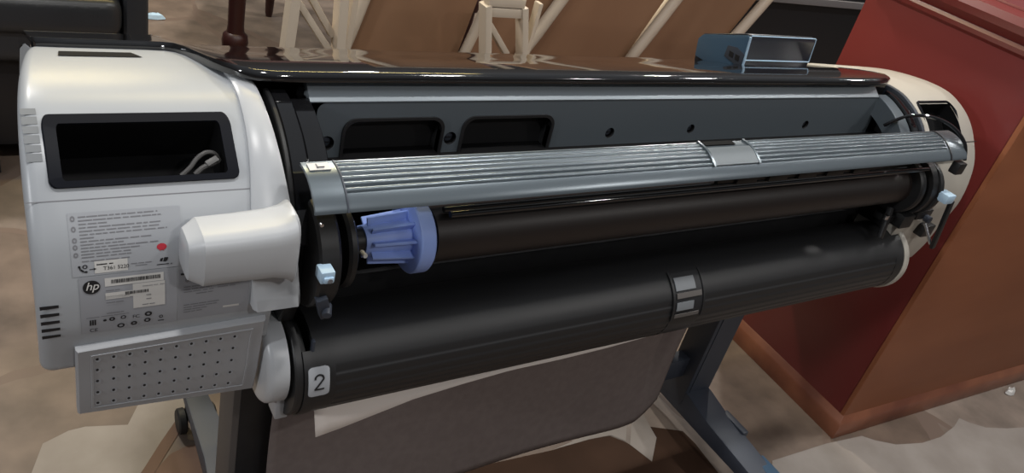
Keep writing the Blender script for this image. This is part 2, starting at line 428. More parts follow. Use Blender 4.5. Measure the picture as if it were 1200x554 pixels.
# ---- top cover in glossy black
TOP = [(.62,-.085),(.56,-.052),(.45,-.002),(.343,.034),(.257,.063),(.19,.080),(.14,.091),(.115,.0955),(.095,.097),(.05,.096)]
def zt0(y):
    for (y0, z0), (y1, z1) in zip(TOP, TOP[1:]):
        if y0 >= y >= y1: return z0+(z1-z0)*(y0-y)/(y0-y1)
    return TOP[-1][1]
mb = MB(); rings = []
for x, yl in ((.034,.298),(.038,.290),(.07,.284),(.16,.279),(.182,.272),(.192,.258),(.199,.232),(.205,.20),(.212,.165),(.221,.135),(.234,.113),(.252,.101),(.275,.096),(.32,.095),(.8,.095),(1.2,.095),(1.48,.095),(1.52,.098),(1.545,.108),(1.562,.13),(1.575,.165),(1.588,.21),(1.598,.27),(1.604,.33),(1.608,.40)):
    ys = [.60+(yl+.012-.60)*i/12 for i in range(13)]
    kx = max(0, min(1, (x-.200)/.06))
    zt = lambda y: zt0(y)+.002-.013*kx*max(0, min(1, (y-.13)/.16))
    top = [(x, y, zt(y)) for y in ys]
    top += [(x, yl+.006, zt(yl)-.0006), (x, yl+.002, zt(yl)-.003), (x, yl, zt(yl)-.007), (x, yl+.001, zt(yl)-.0125)]
    bot = [(x, yl+.02, zt(yl)-.016)]+[(x, y, zt(y)-.019) for y in ys[::-1][1:]]
    rings.append(top+bot)
mb.loft(rings); part('top_cover', mb, 'gloss', sharp=50)['label'] = 'long glossy black lid'

# ---- inner body
mb = MB(); mb.prism([(.125, -.31), (.125, .045), (.24, .035), (.36, .0), (.46, -.05), (.54, -.11), (.56, -.31)], .262, 1.578); part('inner_body', mb, 'void')
# ---- dark grey back panel with two grips and five screws
PY = .10
def pxz(x, z): return (x, PY+(.0)*(z), z)
def hole_fill(mb, outer, holes, fy, mi=0):
    bm = bmesh.new(); es = []
    for L_ in [outer]+holes:
        vs = [bm.verts.new((x, fy(z), z)) for x, z in L_]
        es += [bm.edges.new((vs[i], vs[(i+1) % len(vs)])) for i in range(len(vs))]
    bmesh.ops.triangle_fill(bm, edges=es, use_beauty=True, use_dissolve=False)
    bm.verts.index_update()
    mb.add([v.co[:] for v in bm.verts], [tuple(v.index for v in f.verts) for f in bm.faces], mi); bm.free()
fy = lambda z: PY-.004+.10*(z+.06)*0+ .02*(z)
outer = rr(.928, .000, .599, .0585, .012)
g1 = rr(.4405, -.004, .0715, .0365, .018); g2 = rr(.625, -.004, .0765, .0365, .018)
scr = [(.346, .001), (.529, .002), (.824, .001), (1.006, .003), (1.317, .003)]
rsc = [.0105, .010, .009, .0085, .0085]
sc_l = [[(x+r*math.cos(2*PI*i/20), z+r*math.sin(2*PI*i/20)) for i in range(20)] for (x, z), r in zip(scr, rsc)]
mb = MB(); hole_fill(mb, outer, [g1, g2]+sc_l, fy)
for L_ in [g1, g2]+sc_l:
    d = .022 if len(L_) > 20 else .010
    R0 = [(x, fy(z), z) for x, z in L_]; R1 = [(x, fy(z)+.004, z) for x, z in L_]; R2 = [(x, fy(z)+d, z) for x, z in L_]
    mb.loft([R0, R1, R2], cap=False, mi=1); mb.add(R2, [tuple(range(len(R2)))], 1)
panel = part('back_panel', mb, ['panel', 'satin'], sharp=40, recalc=True)
for L_ in (g1, g2):
    cx = sum(p[0] for p in L_)/len(L_); cz = sum(p[1] for p in L_)/len(L_)
    mb = MB(); inn = [(cx+(x-cx)*1.0, cz+(z-cz)*1.0) for x, z in L_]; out2 = [(cx+(x-cx)*1.055, cz+(z-cz)*1.11) for x, z in L_]
    mb.loft([[(x, fy(z)+.001, z) for x, z in out2], [(x, fy(z)-.003, z) for x, z in out2], [(x, fy(z)-.003, z) for x, z in inn], [(x, fy(z)+.01, z) for x, z in inn]], cap=False)
    part('grip_rim', mb, 'black', panel)
for (x, z), r in zip(scr, rsc):
    mb = MB(); mb.lathe((x, fy(z)+.0085, z), (0, -1, 0), [(0, r*.72), (.003, r*.66), (.0042, r*.3), (.0042, 0)], 16)
    mb.box((x-r*.5, fy(z)+.0035, z-.0008), (x+r*.5, fy(z)+.0042, z+.0008), 1)
    part('screw', mb, ['slate', 'ink'], panel)
# sloped panel top; ceiling reflection put into its pale colour
mb = MB()
mb.prism([(PY-.003, .0585), (PY-.004, .0605), (PY+.020, .0800), (PY+.026, .0800), (PY+.026, .0585)], .318, 1.515)
part('panel_top_bar', mb, 'panel_lit', bevel=.0015)
mb = MB(); mb.box((.31, PY+.02, -.09), (1.56, .126, .070)); part('panel_backing', mb, 'void')

# ---- side bands and plates each end of the roll bay
def band(x0, x1, inset, y_from, z_to, m, name, edge=.0012, nfun=None):
    mb = MB(); rings = []
    pts = [p for p in FINE if p[0] < y_from and p[1] > z_to]
    for y, z in pts:
        _, n = rear(min(z, .0735)); P = lambda x, o: Vector((x, y, z))+n*o
        rings.append([P(x0, -inset-.04), P(x0, -inset-edge), P(x0+edge, -inset), P(x1-edge, -inset), P(x1, -inset-edge), P(x1, -inset-.04)])
    mb.loft(rings); return part(name, mb, m, sharp=40)
band(.2625, .2685, .001, .112, -.125, 'satin', 'side_band')
band(.2695, .2900, .003, .112, -.06, 'gloss', 'side_band')
band(.2935, .3190, .012, .106, -.03, 'gloss', 'side_band')
band(1.516, 1.548, .012, .106, -.03, 'panel', 'side_band')
band(1.5505, 1.570, .006, .112, -.05, 'gloss', 'side_band')
band(1.572, 1.582, .000, .13, -.10, 'slate', 'side_band')
plate = [(.125, .03), (.06, .03), (.0, -.02), (-.015, -.06), (-.030, -.10), (-.034, -.15), (-.02, -.19), (.125, -.2)]
for x0, x1 in ((.264, .284), (1.566, 1.590)):
    mb = MB(); mb.prism(plate, x0, x1); part('side_plate', mb, 'black', bevel=.003)

# ---- ribbed upper roll cover
cen = [(-.018, .0375), (-.030, .0372), (-.0435, .0345), (-.0555, .0285), (-.0645, .0225), (-.0710, .0165), (-.0750, .0115), (-.0765, .0080)]
CP = [(p.x, p.y) for p in smooth_path([(y, z, 0) for y, z in cen], 10)]
def cover_section(ribbed, x, n_ribs=6, dx=0):
    L = [0]
    for a, b in zip(CP, CP[1:]): L.append(L[-1]+math.dist(a, b))
    out, inn = [], []
    for i, (y, z) in enumerate(CP):
        a, b = CP[max(i-1, 0)], CP[min(i+1, len(CP)-1)]
        t = Vector((b[0]-a[0], b[1]-a[1])).normalized(); n = Vector((t.y, -t.x))
        if n.y < 0 and n.x > 0: n = -n
        if n.x > .2: n = -n
        s = L[i]/L[-1]; h = .004
        if ribbed and .04 < s < .70:
            u = ((s-.04)/.66*n_ribs) % 1
            h = .0012 + .0034*abs(math.sin(PI*u))**.6
        out.append((x, y+n.x*h, z+n.y*h)); inn.append((x, y, z))
    return out+inn[::-1]
# denser outline for crisp ribs
CP = [(p.x, p.y) for p in smooth_path([(y, z, 0) for y, z in cen], 16)]
mb = MB()
mb.loft([cover_section(False, x) for x in (.270, .3085)])
mb.loft([cover_section(True, x) for x in (.3085, .898)]); mb.loft([cover_section(False, x) for x in (.898, 1.002)])
mb.loft([cover_section(True, x) for x in (1.002, 1.548)]); mb.loft([cover_section(False, x) for x in (1.548, 1.612)])
rc = part('roll_cover', mb, 'ribs', sharp=30); rc['label'] = 'ribbed blue-grey cover over the upper roll'
def cpt(s, h):
    L = [0]
    for a, b in zip(CP, CP[1:]): L.append(L[-1]+math.dist(a, b))
    for i in range(len(CP)-1):
        if L[i+1] >= s*L[-1]:
            a, b = CP[i], CP[i+1]; k = (s*L[-1]-L[i])/(L[i+1]-L[i]); t = Vector((b[0]-a[0], b[1]-a[1])).normalized(); n = Vector((t.y, -t.x))
            if n.x > .2: n = -n
            return a[0]+(b[0]-a[0])*k+n.x*h, a[1]+(b[1]-a[1])*k+n.y*h
    return CP[-1]
def cov_patch(x0, x1, s0, s1, h, m, name, th=.001, par=rc):
    mb = MB(); S_ = [s0+(s1-s0)*i/10 for i in range(11)]
    ring = lambda x: [(x, *cpt(s, h)) for s in S_]+[(x, *cpt(s, h-th)) for s in S_[::-1]]
    mb.loft([ring(x0), ring(x1)]); return part(name, mb, m, par)
cov_patch(.275, .300, .08, .26, .0055, 'sticker', 'sticker')
mb = MB(); yy, zz = cpt(.17, .0058); mb.box((.284, yy-.003, zz-.0004), (.293, yy-.0022, zz+.0008)); mb.box((.2845, yy-.004, zz-.0008), (.2855, yy+.004, zz+.0008)); part('sticker_mark', mb, 'inkgrey', rc)
cov_patch(.3075, .3095, .0, 1, .0052, 'slate', 'seam')
cov_patch(.902, .998, .26, .70, .0066, 'padgrey', 'latch_pad', .003)
cov_patch(.897, .9015, .0, .72, .0072, 'ribs', 'pad_edge', .004); cov_patch(.9985, 1.003, .0, .72, .0072, 'ribs', 'pad_edge', .004)
cov_patch(.906, .972, .02, .17, .0062, 'void', 'latch_slot', .002)
# right end lip and latch
cov_patch(1.553, 1.557, .0, 1, .0056, 'ink', 'seam')
mb = MB(); mb.box((1.585, -.088, -.022), (1.612, -.070, .003)); part('cover_latch', mb, 'black', rc, bevel=.003)
mb = MB(); mb.cyl((.277, -.0855, -.001), (.277, -.0815, -.001), .0022, n=12); part('cover_screw', mb, 'chrome', rc)
# black loop over the right end of the cover
mb = MB(); mb.tube(smooth_path([(1.500, .050, .02), (1.520, .026, .052), (1.548, -.004, .066), (1.582, -.035, .060), (1.608, -.062, .036), (1.618, -.075, .004)], 6), .0035); part('release_strap', mb, 'gloss')

# ---- upper roll bay: rails, spindle, blue hub, tube
AY, AZ = -.008, -.084
mb = MB(); mb.cyl((.4575, AY, AZ), (1.545, AY, AZ), .0395, n=48); part('roll_core', mb, 'core')['label'] = 'dark brown roll tube on the upper spindle'
mb = MB(); mb.lathe((.428, AY, AZ), (1, 0, 0), [(0, .020), (0, .0490), (.002, .051), (.019, .051), (.0215, .0490), (.0215, .020)], 48)
hub = part('spindle_hub', mb, 'blue', sharp=30); hub['label'] = 'bright blue spindle hub'
mb = MB(); mb.lathe((.366, AY, AZ), (1, 0, 0), [(0, .010), (0, .019), (.012, .022), (.068, .026), (.068, .01)], 32); part('hub_core', mb, 'blue', hub, sharp=30)
for k in range(9):
    a = 2*PI*k/9; c, s_ = math.cos(a), math.sin(a); mb = MB()
    mb.bar((.372, AY+.024*c, AZ+.024*s_), (.432, AY+.030*c, AZ+.030*s_), .004, .014, (0, c, s_)); part('hub_rib', mb, 'blue', hub, bevel=.001)
mb = MB(); mb.cyl((.28, AY, AZ), (.37, AY, AZ), .016, n=24); mb.lathe((.328, AY, AZ), (1, 0, 0), [(0, .02), (0, .054), (.004, .057), (.010, .057), (.014, .05), (.014, .02)], 40)
part('spindle', mb, 'satin', sharp=30)
mb = MB(); mb.lathe((.284, AY, AZ), (1, 0, 0), [(0, .05), (0, .072), (.003, .075), (.024, .075), (.028, .071), (.028, .05), (.006, .045)], 48)
fl = part('spindle_flange', mb, 'satin', sharp=30)
mb = MB(); mb.lathe((1.540, AY, AZ), (1, 0, 0), [(0, .02), (0, .058), (.004, .061), (.014, .061), (.018, .052), (.030, .052), (.030, .066), (.050, .066), (.052, .05)], 40)
part('spindle_flange', mb, 'satin', sharp=30)
mb = MB(); mb.box((.280, -.096, -.076), (.297, -.076, -.060)); mb.box((.283, -.099, -.074), (.295, -.095, -.066))
part('spindle_lever', mb, 'paleblue', bevel=.002)
mb = MB(); mb.cyl((.290,-.1000,-.070),(.290,-.098,-.070),.003,n=12); part('lever_hole', mb, 'inkgrey')
mb = MB(); mb.cyl((.349, AY-.04, AZ+.012), (.349, AY-.052, AZ+.014), .003, n=10); part('pointer_mark', mb, 'sticker')
mb = MB(); mb.cyl((.465, -.046, -.030), (1.56, -.046, -.030), .0045, n=24); part('guide_rail', mb, 'gloss')
mb = MB(); mb.cyl((.47, -.020, -.0395), (1.53, -.020, -.0395), .0040, n=20); part('guide_rail', mb, 'gloss')
mb = MB()
for x in (1.02, 1.10, 1.18, 1.26, 1.34): mb.box((x, -.028, -.038), (x+.050, -.018, -.024))
mb.box((.98, -.022, -.040), (1.56, -.014, -.022)); part('guide_comb', mb, 'satin', bevel=.002)
mb = MB(); mb.prism([(.03, -.02), (.126, -.02), (.126, -.20), (.06, -.20), (.055, -.12)], .284, 1.566); part('bay_back', mb, 'void')
# right end mechanism
mb = MB(); mb.cyl((1.592, AY-.01, AZ), (1.604, AY-.01, AZ), .062, n=36); mb.box((1.55, -.06, -.165), (1.590, .02, -.135)); mb.box((1.52, -.040, -.160), (1.560, -.01, -.145)); part('end_gear', mb, 'black', bevel=.002)
mb = MB(); mb.box((1.592, -.098, -.086), (1.622, -.070, -.066)); part('spindle_lever', mb, 'paleblue', bevel=.004)
mb = MB(); mb.bar((1.640, -.086, -.088), (1.662, -.092, -.205), .012, .008); mb.bar((1.640,-.086,-.088),(1.612,-.082,-.084),.010,.008); part('lock_arm', mb, 'black', bevel=.002)
mb = MB(); mb.tube([(1.655, -.055, -.165), (1.662, -.085, -.200)], .0035); part('lock_pin', mb, 'chrome')
mb = MB(); mb.box((1.60, -.058, -.15), (1.655, -.040, -.128)); mb.box((1.66, -.06, -.20), (1.70, -.038, -.172)); part('cap_bracket', mb, 'black', bevel=.003)
mb = MB(); mb.cyl((1.635, -.070, -.146), (1.635, -.058, -.146), .008, n=14); part('bracket_screw', mb, 'slate')
mb = MB(); mb.bar((1.525, -.035, -.125), (1.505, -.055, -.185), .014, .010); part('roll_arm', mb, 'satin', bevel=.002)
mb = MB(); mb.box((1.487, -.055, -.140), (1.500, -.045, -.130)); part('pointer_mark', mb, 'chrome', bevel=.002)

# ---- lower roll drawer
BY, BZ, BR = -.010, -.266, .0745
def arc2(x, a0, a1, r, ribbed=False, n=120, th=.004):
    o, i_ = [], []
    for k in range(n+1):
        a = math.radians(a0+(a1-a0)*k/n); deg = a0+(a1-a0)*k/n; rr_ = r
        if ribbed and -48 < deg < 30:
            u = ((30-deg)/78*7) % 1; rr_ = r-.0016*(u if u < .8 else (1-u)/.2*.8)
        o.append((x, BY-rr_*math.cos(a), BZ+rr_*math.sin(a))); i_.append((x, BY-(r-th)*math.cos(a), BZ+(r-th)*math.sin(a)))
    return o+i_[::-1]
mb = MB()
mb.loft([arc2(x, 48, -58, BR+.001) for x in (.284, .300)])
mb.loft([arc2(x, 118, -58, BR) for x in (.300, .326)])
mb.loft([arc2(x, 118, -58, BR, True) for x in (.326, .925)]); mb.loft([arc2(x, 118, -58, BR) for x in (.925, .995)])
mb.loft([arc2(x, 118, -58, BR, True) for x in (.995, 1.575)]); mb.loft([arc2(x, 118, -58, BR) for x in (1.575, 1.603)])
low = part('lower_roll_cover', mb, 'satin', sharp=28); low['label'] = 'black ribbed cover of the lower roll'
mb = MB(); mb.cyl((.30, BY, BZ), (1.59, BY, BZ), .0685, n=40); part('lower_roll', mb, 'black')
def on2(x, a, r): return (x, BY-r*math.cos(a), BZ+r*math.sin(a))
def cyl_patch(x0, x1, a0, a1, r, m, name, th=.0015, par=low, slant=0.):
    mb = MB(); n = 8
    ring = lambda x, dx: [(x, BY-r*math.cos(a), BZ+r*math.sin(a)) for a in [math.radians(a0+(a1-a0)*k/n) for k in range(n+1)]]+[(x, BY-(r-th)*math.cos(a), BZ+(r-th)*math.sin(a)) for a in [math.radians(a0+(a1-a0)*k/n) for k in range(n, -1, -1)]]
    mb.loft([ring(x0, 0), ring(x1, 0)]); return part(name, mb, m, par)
A0 = math.radians(15.75)
mb = MB(); rows = []; HX, HZ, RC = .0140, .0205, .005
for k in range(25):
    z = -HZ+2*HZ*k/24; d = max(0, abs(z)-(HZ-RC)); hx = HX-RC+math.sqrt(max(0, RC*RC-d*d))
    rows.append([on2(.3025-hx, A0+z/BR, BR+.0008), on2(.3025-hx, A0+z/BR, BR+.0026), on2(.3025+hx, A0+z/BR, BR+.0026), on2(.3025+hx, A0+z/BR, BR+.0008)])
mb.loft(rows); part('number_sticker', mb, 'labelpale', low)
st = [(-.0055+.0, .0045)]+[(.0055*math.cos(a), .0050+.0050*math.sin(a)) for a in [math.radians(165-9*k) for k in range(21)]]
ex, ez = st[-1]
st += [(ex+(-.0056-ex)*k/12, ez+(-.0095-ez)*k/12) for k in range(1, 13)]
mb = MB()
def seg(p, q, w=.00125):
    d = Vector((q[0]-p[0], q[1]-p[1])).normalized(); n = Vector((-d.y, d.x))*w; e = d*w*.35
    P_ = [(p[0]-e.x+n.x, p[1]-e.y+n.y), (q[0]+e.x+n.x, q[1]+e.y+n.y), (q[0]+e.x-n.x, q[1]+e.y-n.y), (p[0]-e.x-n.x, p[1]-e.y-n.y)]
    mb.add([on2(.3025+a, A0+b/BR, BR+.0032) for a, b in P_], [(0, 1, 2, 3)])
for p, q in zip(st, st[1:]): seg(p, q)
seg((-.0058, -.0097), (.0062, -.0097)); part('number', mb, 'ink', low, recalc=False)
# window clip in the middle of the drawer
cyl_patch(.926, .994, 64, 2, BR+.0012, 'ink', 'clip_recess')
cyl_patch(.930, .976, 57, 40, BR+.0035, 'ventgrey', 'clip_tab'); cyl_patch(.931, .989, 37, 30, BR+.0035, 'stand', 'clip_tab')
cyl_patch(.931, .970, 25, 14, BR+.0035, 'ventgrey', 'clip_tab'); cyl_patch(.929, .986, 9, 4, BR+.0035, 'stand', 'clip_tab')
for a, b in ((.9225, .927), (.9935, .998)): cyl_patch(a, b, 66, 0, BR+.003, 'satin', 'clip_edge')
# end discs
mb = MB(); mb.lathe((.2395, BY-.003, BZ+.0155), (1, 0, 0), [(0, 0), (.0005, .050), (.0025, .0565), (.006, .0600), (.010, .0612), (.028, .0612), (.028, .02)], 56); part('roll_end_knob', mb, 'white2', sharp=40)['label'] = 'round white knob at the end of the lower roll'
mb = MB(); mb.lathe((.273, BY, BZ), (1, 0, 0), [(0, .02), (0, .0715), (.002, .0735), (.010, .0735), (.010, .060), (.020, .060)], 48); part('roll_end_ring', mb, 'satin', sharp=30)
mb = MB(); mb.box((.296, -.062, -.250), (.300, -.055, -.195)); part('end_clip', mb, 'slate', bevel=.001)
mb = MB(); mb.bar((.290, -.080, -.108), (.300, -.076, -.140), .014, .012); mb.cyl((.296, -.090, -.130), (.302, -.074, -.126), .006, n=14); part('drawer_catch', mb, 'slate', bevel=.002)
mb = MB(); mb.box((.262, -.05, -.335), (.280, -.02, -.300)); part('drawer_foot', mb, 'greyplate', bevel=.003)
mb = MB(); mb.lathe((1.603, BY, BZ), (1, 0, 0), [(0, .02), (0, .0765), (.003, .0785), (.013, .0785), (.016, .074), (.016, .02)], 48); part('roll_end_ring', mb, 'cream_plastic', sharp=30)
mb = MB(); mb.prism([(.05, -.185), (.13, -.185), (.13, -.335), (-.01, -.335), (-.005, -.325), (.05, -.30)], .284, 1.60); part('drawer_tray', mb, 'black')

# ---- control panel pod on top
mb = MB()
X0, X1, Y0, Y1 = 1.335, 1.520, .30, .44
def pod_part(name, mb, m, parent=printer, **k):
    mb.v = [(x+(.10-z)*.24, y, z) for x, y, z in mb.v]; return part(name, mb, m, parent, **k)
X0, X1 = 1.306, 1.516
PP = [(.302, -.01), (.296, .050), (.292, .098), (.296, .1045), (.305, .104), (.425, .056), (.440, .040), (.442, -.02)]
mb.prism([(y, z) for y, z in PP], X0, X1)
podo = pod_part('control_panel', mb, 'poddark', bevel=.003, seg=3); podo['label'] = 'slate control panel box standing up at the far end'
mb = MB(); mb.prism([(.3025, .0), (.2975, .050), (.2940, .097), (.298, .1025), (.300, .1015), (.424, .054), (.437, .040), (.438, .0)], X0-.0035, X0+.002); pod_part('panel_side', mb, 'pod', podo, bevel=.0015)
mb = MB(); mb.tube([(X0+.003, .2925, .1035), (X1-.002, .2930, .1042)], .0012, 8); mb.tube([(X0-.002, .2952, .050), (X1-.002, .2952, .050)], .0014, 8); mb.tube([(X1-.001, .2918, .103), (X1-.001, .2952, .050)], .0010, 8)
mb.tube([(X0, .301, .0), (X0, .2955, .050), (X0, .2925, .101)], .0026, 8); pod_part('trim_and_highlight', mb, 'paleblue', podo)  # upright tube paints the bright highlight on the box corner; others are trim
mb = MB(); mb.prism([(.300, .030), (.296, .062), (.318, .068), (.345, .062), (.350, .036)], X0-.0055, X0-.002); pod_part('port_block', mb, 'slate', podo, bevel=.001)
for a in (.306, .324): 
    mb = MB(); mb.prism([(a, .042), (a, .054), (a+.012, .054), (a+.012, .042)], X0-.0062, X0-.004); pod_part('port', mb, 'ink', podo)

# ---- stand
for sx in (0, 1):
    x0 = .262 if sx == 0 else 1.392; pw = .072 if sx == 0 else .084
    mb = MB(); mb.box((x0, .130, -.815), (x0+pw, .205, -.30)); post = part('stand_post', mb, 'stand' if sx == 0 else 'slate', bevel=.006)
    mb = MB(); mb.box((x0+.012, .1285, -.80), (x0+pw-.002, .1305, -.34)); part('post_cover', mb, 'black' if sx == 0 else 'slate', post)
    xf = x0+pw/2; mb = MB()
    prof = [(-.17, -.812, .033), (-.16, -.805, .036), (.05, -.785, .040), (.12, -.77, .040), (.22, -.77, .040), (.30, -.785, .030), (.52, -.812, .022), (.54, -.818, .020)]
    mb.loft([[(xf-h_, y, z), (xf+h_, y, z), (xf+h_, y, -.836), (xf-h_, y, -.836)] for y, z, h_ in prof]); foot = part('stand_foot', mb, 'slate', bevel=.005)
    mb = MB(); mb.box((xf+.010, -.178, -.838), (xf+.046, -.080, -.800)); part('foot_cover', mb, 'pod', foot, bevel=.004)
    mb = MB(); mb.box((xf+.030, -.02, -.835), (xf+.050, .06, -.785)); part('foot_cover', mb, 'slate', foot, bevel=.004)
    for yc in (-.135, .485):
        mb = MB(); mb.box((xf-.020, yc-.020, -.862), (xf+.020, yc+.020, -.833)); mb.cyl((xf, yc, -.862), (xf, yc, -.83), .012, n=16)
        ca = part('caster', mb, 'rubber', bevel=.003)
        for s_ in (-1, 1):
            mb = MB(); mb.lathe((xf+s_*.030-.009, yc, -.872), (1, 0, 0), [(0, .008), (0, .024), (.003, .028), (.015, .028), (.018, .024), (.018, .008)], 28); part('wheel', mb, 'rubber', ca, sharp=30)
mb = MB(); mb.box((.330, .16, -.74), (1.41, .195, -.68)); part('stand_crossbar', mb, 'slate', bevel=.004)
mb = MB(); mb.cyl((.24,.175,-.325),(1.5,.175,-.325),.01,n=12); part('basket_rod', mb, 'stand')

# ---- fabric catch basket
mb = MB(); V = []; NX, NZ = 70, 26
for j in range(NZ+1):
    t = j/NZ
    for i in range(NX+1):
        u = i/NX
        x = .318+(1.288-.318)*u - .030*t*max(0, u-.85)/.15
        z = -.335-(.425-.03*max(0, u-.9)/.1)*t
        y = .085+.018*math.sin(t*PI)*(1-.3*u)+.005*math.sin(u*9+t*2.5)*t
        k = max(0, u-.80)/.20
        y += .030*k*k+.030*math.exp(-((u-.93+.02*t)/.022)**2)*math.sin(PI*min(1, t*1.15)) - .010*(1-t)*math.exp(-((u-.72-.12*(1-t))/.05)**2)
        V.append((x, y, z))
F = [(j*(NX+1)+i, j*(NX+1)+i+1, (j+1)*(NX+1)+i+1, (j+1)*(NX+1)+i) for j in range(NZ) for i in range(NX)]
mb.add(V, F); fb = part('catch_basket', mb, 'fabric', sharp=180); fb['label'] = 'grey-brown cloth basket hanging under the printer'
md = fb.modifiers.new('s', 'SOLIDIFY'); md.thickness = .003; md.offset = 1

# ================================================================== things around the printer
# cable inside the left window
mb = MB()
mb.tube(smooth_path([on(.150, .0225, -.014), on(.160, .0290, -.012), on(.168, .0360, -.010), on(.178, .0400, -.008), on(.188, .0400, -.012), on(.194, .036, -.02)], 6), .0026, 8)
mb.tube(smooth_path([on(.164, .0225, -.010), on(.172, .0275, -.008), on(.181, .0300, -.007), on(.190, .0330, -.010)], 6), .0030, 8)
cb = obj('power_cable', mb, 'cable', org=(.17, .05, FZ+.02)); tag(cb, 'looped grey cable inside the dark window of the printer', 'cable')
mb = MB(); mb.bar(on(.176, .0295, -.006), on(.189, .0345, -.006), .007, .006, (0, -.6, .8)); obj('plug', mb, 'cable', cb, (.17, .05, FZ+.02), bevel=.001)

# white paper hanging below the lower roll
mb = MB(); V = []
top = lambda x: -.322
low_edge = [(.322, -.396), (.36, -.390), (.47, -.368), (.56, -.361), (.643, -.357), (.74, -.360), (.839, -.360), (.95, -.356), (1.05, -.353), (1.12, -.350)]
def le(x):
    for (a, b), (c, d) in zip(low_edge, low_edge[1:]):
        if a <= x <= c: return b+(d-b)*(x-a)/(c-a)
    return low_edge[-1][1]
n = 40
for i in range(n+1):
    x = .322+(1.060-.322)*i/n; zb = le(x)
    for j in range(4): V.append((x, -.034-.022*j/3*(1-.75*i/n), -.336+(min(zb+.015, -.3365)+.336)*j/3))
mb.add(V, [(i*4+j, i*4+j+1, i*4+j+5, i*4+j+4) for i in range(n) for j in range(3)])
pp = obj('paper_sheet', mb, 'paper', org=(.32, -.025, FZ-.32)); tag(pp, 'narrow pale paper edge hanging below the lower roll cover', 'paper')
md = pp.modifiers.new('s', 'SOLIDIFY'); md.thickness = .0006

# ---- cabinet
CO = Vector((1.852, -.052, 0)); cab = thing('wooden_cabinet', CO, 'tall reddish-brown wooden cabinet standing beside the printer', 'cabinet')
cab.rotation_euler = (0, 0, math.radians(-2.5))
def cp(name, mb, m, **k):
    o = obj(name, mb, m, None, None, lift=False, **k); o.parent = cab; return o
CW, CD, CH = 1.15, .52, 1.105
mb = MB(); mb.box((.012, .022, .07), (.030, CD, CH)); cp('side_panel', mb, 'wood_red_lit', bevel=.002)['label'] = 'polished dark red side'
mb = MB(); mb.box((.012, .012, .07), (CW, .030, CH)); cp('front_panel', mb, 'wood_brown_lit', bevel=.003)['label'] = 'matt orange-brown front'
mb = MB(); mb.box((CW-.02, .03, .07), (CW, CD, CH)); cp('side_panel', mb, 'wood_red_lit', bevel=.002)
mb = MB(); mb.box((.03, CD-.02, .07), (CW-.02, CD, CH)); cp('back_panel', mb, 'wood_red_lit')
def rect_ring(e, z): return [(-e, -e, z), (CW+e, -e, z), (CW+e, CD+e, z), (-e, CD+e, z)]
mb = MB(); mb.loft([rect_ring(0, 0), rect_ring(0, .046), rect_ring(-.004, .056), rect_ring(-.008, .064), rect_ring(-.012, .074)]); cp('plinth', mb, 'trimwood', bevel=.0015)['label'] = 'worn lighter base moulding'
mb = MB(); mb.loft([rect_ring(-.012, CH-.03), rect_ring(-.004, CH-.022), rect_ring(-.002, CH-.012), rect_ring(-.006, CH-.004), rect_ring(.004, CH+.004), rect_ring(.014, CH+.016), rect_ring(.018, CH+.032), rect_ring(.013, CH+.048), rect_ring(.0, CH+.058)]); cp('top_moulding', mb, 'wood_red_lit', sharp=20)
mb = MB(); mb.loft([rect_ring(-.002, CH+.056), rect_ring(-.004, CH+.064)]); cp('cabinet_top', mb, 'wood_red_lit', bevel=.002)

# ---- scraps on the floor
def scrap(name, x, y, s, m, label):
    mb = MB(); random.seed(int(x*100)); n = 9
    ring = [(s*(1+.3*random.random())*math.cos(2*PI*i/n), s*.6*(1+.4*random.random())*math.sin(2*PI*i/n)) for i in range(n)]
    mb.loft([[(a, b, .001+.002*random.random()) for a, b in ring], [(a*.8, b*.8, .008+.012*random.random()) for a, b in ring], [(a*.3, b*.3, .016+.012*random.random()) for a, b in ring]])
    o = obj(name, mb, m, lift=False, flat=True); o.location = (x, y, 0); return tag(o, label, 'paper')
scrap('paper_scrap', .66, 2.90, .045, 'paleblue', 'crumpled pale scrap on the floor beside the black sofa')
scrap('paper_scrap', 2.700, -.118, .018, 'sticker', 'tiny white scrap on the floor against the cabinet base')

# ---- black sofa at the top left
SO = Vector((-.4, 1.62, 0)); sofa = thing('black_sofa', SO, 'black leather sofa behind the white end of the printer', 'sofa')
def sp(name, mb, m, **k): return obj(name, mb, m, sofa, SO, lift=False, **k)
mb = MB(); mb.box((-1.25, 1.66, .06), (.345, 2.42, .34)); sp('base', mb, 'deskblack', bevel=.02)
def cushion(x0, x1, y0, y1, z0, z1, name):
    mb = MB(); mb.box((x0, y0, z0), (x1, y1, z1)); return sp(name, mb, 'leather', bevel=.045, seg=5, sharp=80)
cushion(-1.23, -.46, 1.60, 1.90, .34, .66, 'backrest'); cushion(-.455, .335, 1.60, 1.90, .34, .66, 'backrest')
mb = MB(); mb.box((-1.23, 1.575, .43), (.335, 1.70, .545)); sp('back_roll', mb, 'leather', bevel=.045, seg=5, sharp=80)
cushion(-1.2, .33, 1.86, 2.40, .33, .46, 'seat')
mb = MB(); mb.box((.338, 1.60, .055), (.405, 2.44, .70)); sp('armrest', mb, 'leather', bevel=.02, seg=3)
mb = MB(); mb.box((-1.32, 1.60, .055), (-1.24, 2.44, .70)); sp('armrest', mb, 'leather', bevel=.02, seg=3)
for x in (-1.24, -.02, .33):
    for y in (1.64, 2.36):
        mb = MB(); mb.box((x-.03, y-.03, 0), (x+.03, y+.03, .075)); sp('leg', mb, 'deskblack', bevel=.004)

